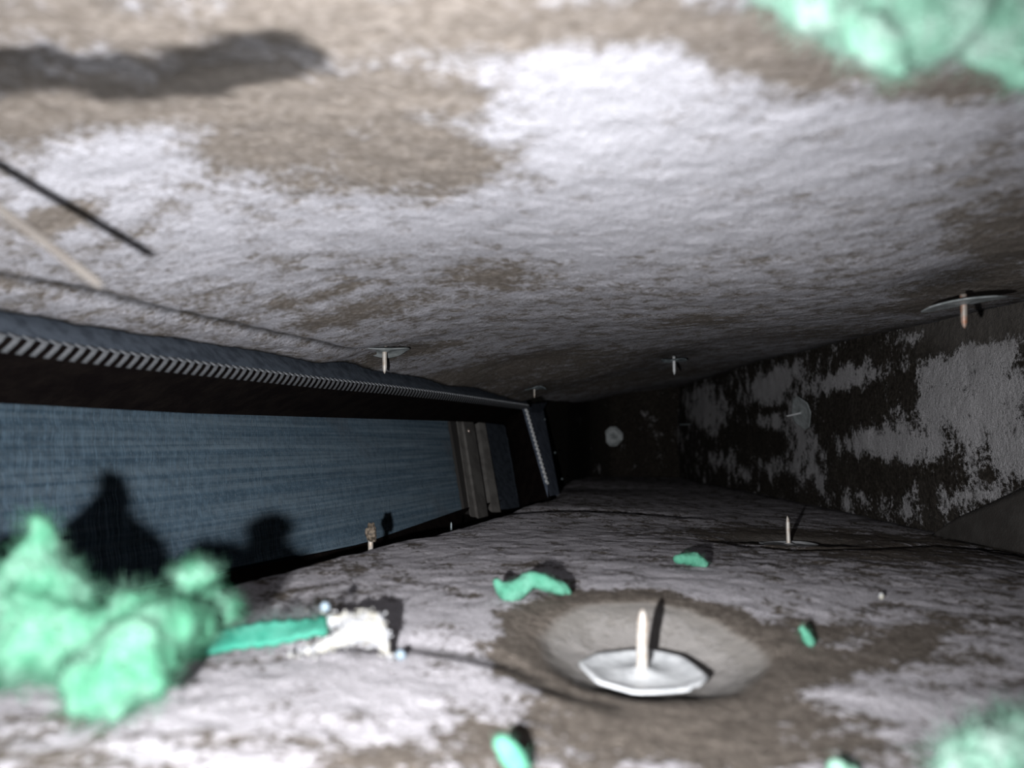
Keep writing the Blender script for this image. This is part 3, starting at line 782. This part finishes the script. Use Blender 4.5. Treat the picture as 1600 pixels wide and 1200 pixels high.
scrap([(1058, 874, 5), (1070, 873, 9), (1084, 875, 11), (1098, 881, 6)], 'small oval green wool scrap on the floor behind the near pin', 47, 100)
scrap([(1255, 984, 7), (1260, 994, 9), (1266, 1003, 7)], 'slim green wool scrap on the brown floor beside the pale ring', 53, 80)
scrap([(785, 1160, 16), (797, 1178, 20), (812, 1196, 18)], 'leaf-shaped green wool scrap at the front edge of the floor', 59, 120)
scrap([(1312, 1206, 16), (1330, 1212, 14)], 'whitish wool scrap at the very front of the floor, throwing a black shadow', 61, 80, mat=M['fluff_pale'])
p = on_floor(1377, 936)
bm = bmesh.new(); bmesh.ops.create_icosphere(bm, subdivisions=2, radius=.0010)
for v in bm.verts: v.co.z *= 1.3; v.co *= .85 + .3 * float(vnoise(v.co.x * 2000 + 3, v.co.y * 2000, 4))
gsp = obj('white_granule', bm, M['white']); gsp.location = p + np.array([0, 0, .0010])
tag(gsp, 'tiny white granule alone on the floor before the side wall', 'granule')

# frayed strip: a flat teal band whose far end is crusted with white granules
Ys = .196
base = at(560, 1030, Ys)
root = empty('frayed_wool_strip', base)
tag(root, 'flat teal wool strip whose end is crusted with sparkling white granules', 'insulation strip')
P = []
for i in range(40):
    s = i / 39; x = 250 + s * 260; yc = 1014 - 36 * s; h = 22 - 10 * s + 2.5 * math.sin(i * 1.7) * s
    a = at(x, yc - h, Ys + .004); b = at(x, yc + h, Ys - .002)
    row = [a * (1 - w) + b * w + np.array([0, 0, .0003 * math.sin(s * 12 + w * 3)]) for w in np.linspace(0, 1, 8)]
    P.append(row)
band = obj('band', grid_mesh('band', np.array(P) - base), M['teal'], root)
bmod = band.modifiers.new('t', 'SOLIDIFY'); bmod.thickness = .0014; bmod.offset = 0
bfm = obj('loose_fibres', fibre_mesh(band.data, 700, .003, .00006, 79), M['teal'], root); bfm['kind'] = 'stuff'
band['label'] = 'teal green woolly band'
crust = blob_mesh('crust', [(at(x, y, Y), px_size(r, Y)) for x, y, Y, r in ((455, 1022, .196, 7), (480, 1016, .196, 9), (503, 1008, .196, 12), (528, 1000, .197, 15), (550, 990, .198, 19), (576, 986, .198, 19), (515, 972, .201, 12), (545, 966, .201, 13), (574, 962, .201, 12), (592, 966, .2, 10), (595, 990, .198, 13), (599, 1010, .197, 9), (607, 1026, .196, 7))], .0010, .0012, base, None, 71)
co = obj('crust', crust, M['white'], root); co['label'] = 'lumpy white crust on the strip end'
nv = len(crust.vertices); cc = np.zeros(nv * 3); crust.vertices.foreach_get('co', cc); cc = cc.reshape(-1, 3)
bm = bmesh.new()
extra = [cc[j] + rng.normal(0, .0007, 3) for j in rng.integers(0, nv, 300)]
for k in range(26):
    s = rng.uniform(.1, 1); extra.append(at(290 + s * 200, 1000 - 40 * s + rng.normal(0, 3), Ys + .009) - base)
for e in extra:
    g = bmesh.ops.create_icosphere(bm, subdivisions=1, radius=float(rng.uniform(.00025, .0005)))['verts']
    for v in g: v.co += Vector(e)
hz = blob_mesh('haze', [(at(x, y, .204), px_size(r, .204)) for x, y, r in ((350, 975, 12), (390, 970, 14), (430, 966, 14), (465, 964, 14), (495, 962, 12))], .0012, .0008, base, None, 77)
hf = obj('loose_fibres', fibre_mesh(hz, 900, .004, .00006, 78), M['haze'], root); hf['kind'] = 'stuff'; hf['label'] = 'greyish white loose fibres behind the band'
gr = obj('granules', bm, M['white'], root); gr['kind'] = 'stuff'
for px, py, r in ((508, 948, .0012), (626, 1023, .0013)):
    bm = bmesh.new(); bmesh.ops.create_icosphere(bm, subdivisions=2, radius=r)
    for v in bm.verts: v.co *= .85 + .3 * float(vnoise(v.co.x * 1500 + 5, v.co.y * 1500 + v.co.z * 800, 4))
    b_ = obj('granule', bm, M['pale_blue'], root); b_.location = Vector(at(px, py, Ys + .001) - base); b_['label'] = 'pale bluish granule'

# beige strand hanging from the ceiling out of frame
pts = [at(-330, 60, .116), at(-250, 128, .124), at(-130, 224, .131), at(0, 326, .137), at(80, 386, .141), at(150, 440, .145), at(160, 448, .145)]
v, f = [], []; n = 8
for k, p in enumerate(pts):
    d = Vector(pts[min(k + 1, len(pts) - 1)] - pts[max(k - 1, 0)]).normalized(); a = d.orthogonal().normalized(); b = d.cross(a)
    r = .0010 * (1 if k < len(pts) - 1 else .4)
    for i in range(n):
        t_ = 2 * math.pi * i / n; v.append(np.array(Vector(p) + a * r * math.cos(t_) + b * r * math.sin(t_)) - pts[0])
for k in range(len(pts) - 1):
    for i in range(n): f.append((k * n + i, k * n + (i + 1) % n, (k + 1) * n + (i + 1) % n, (k + 1) * n + i))
f.append(tuple(range(n - 1, -1, -1))); f.append(tuple((len(pts) - 1) * n + i for i in range(n)))
so = obj('liner_strand', mesh_from('liner_strand', v, f), M['straw']); so.location = pts[0]
tag(so, 'blurred beige strand hanging below the ceiling and throwing a dark line of shadow', 'strand')
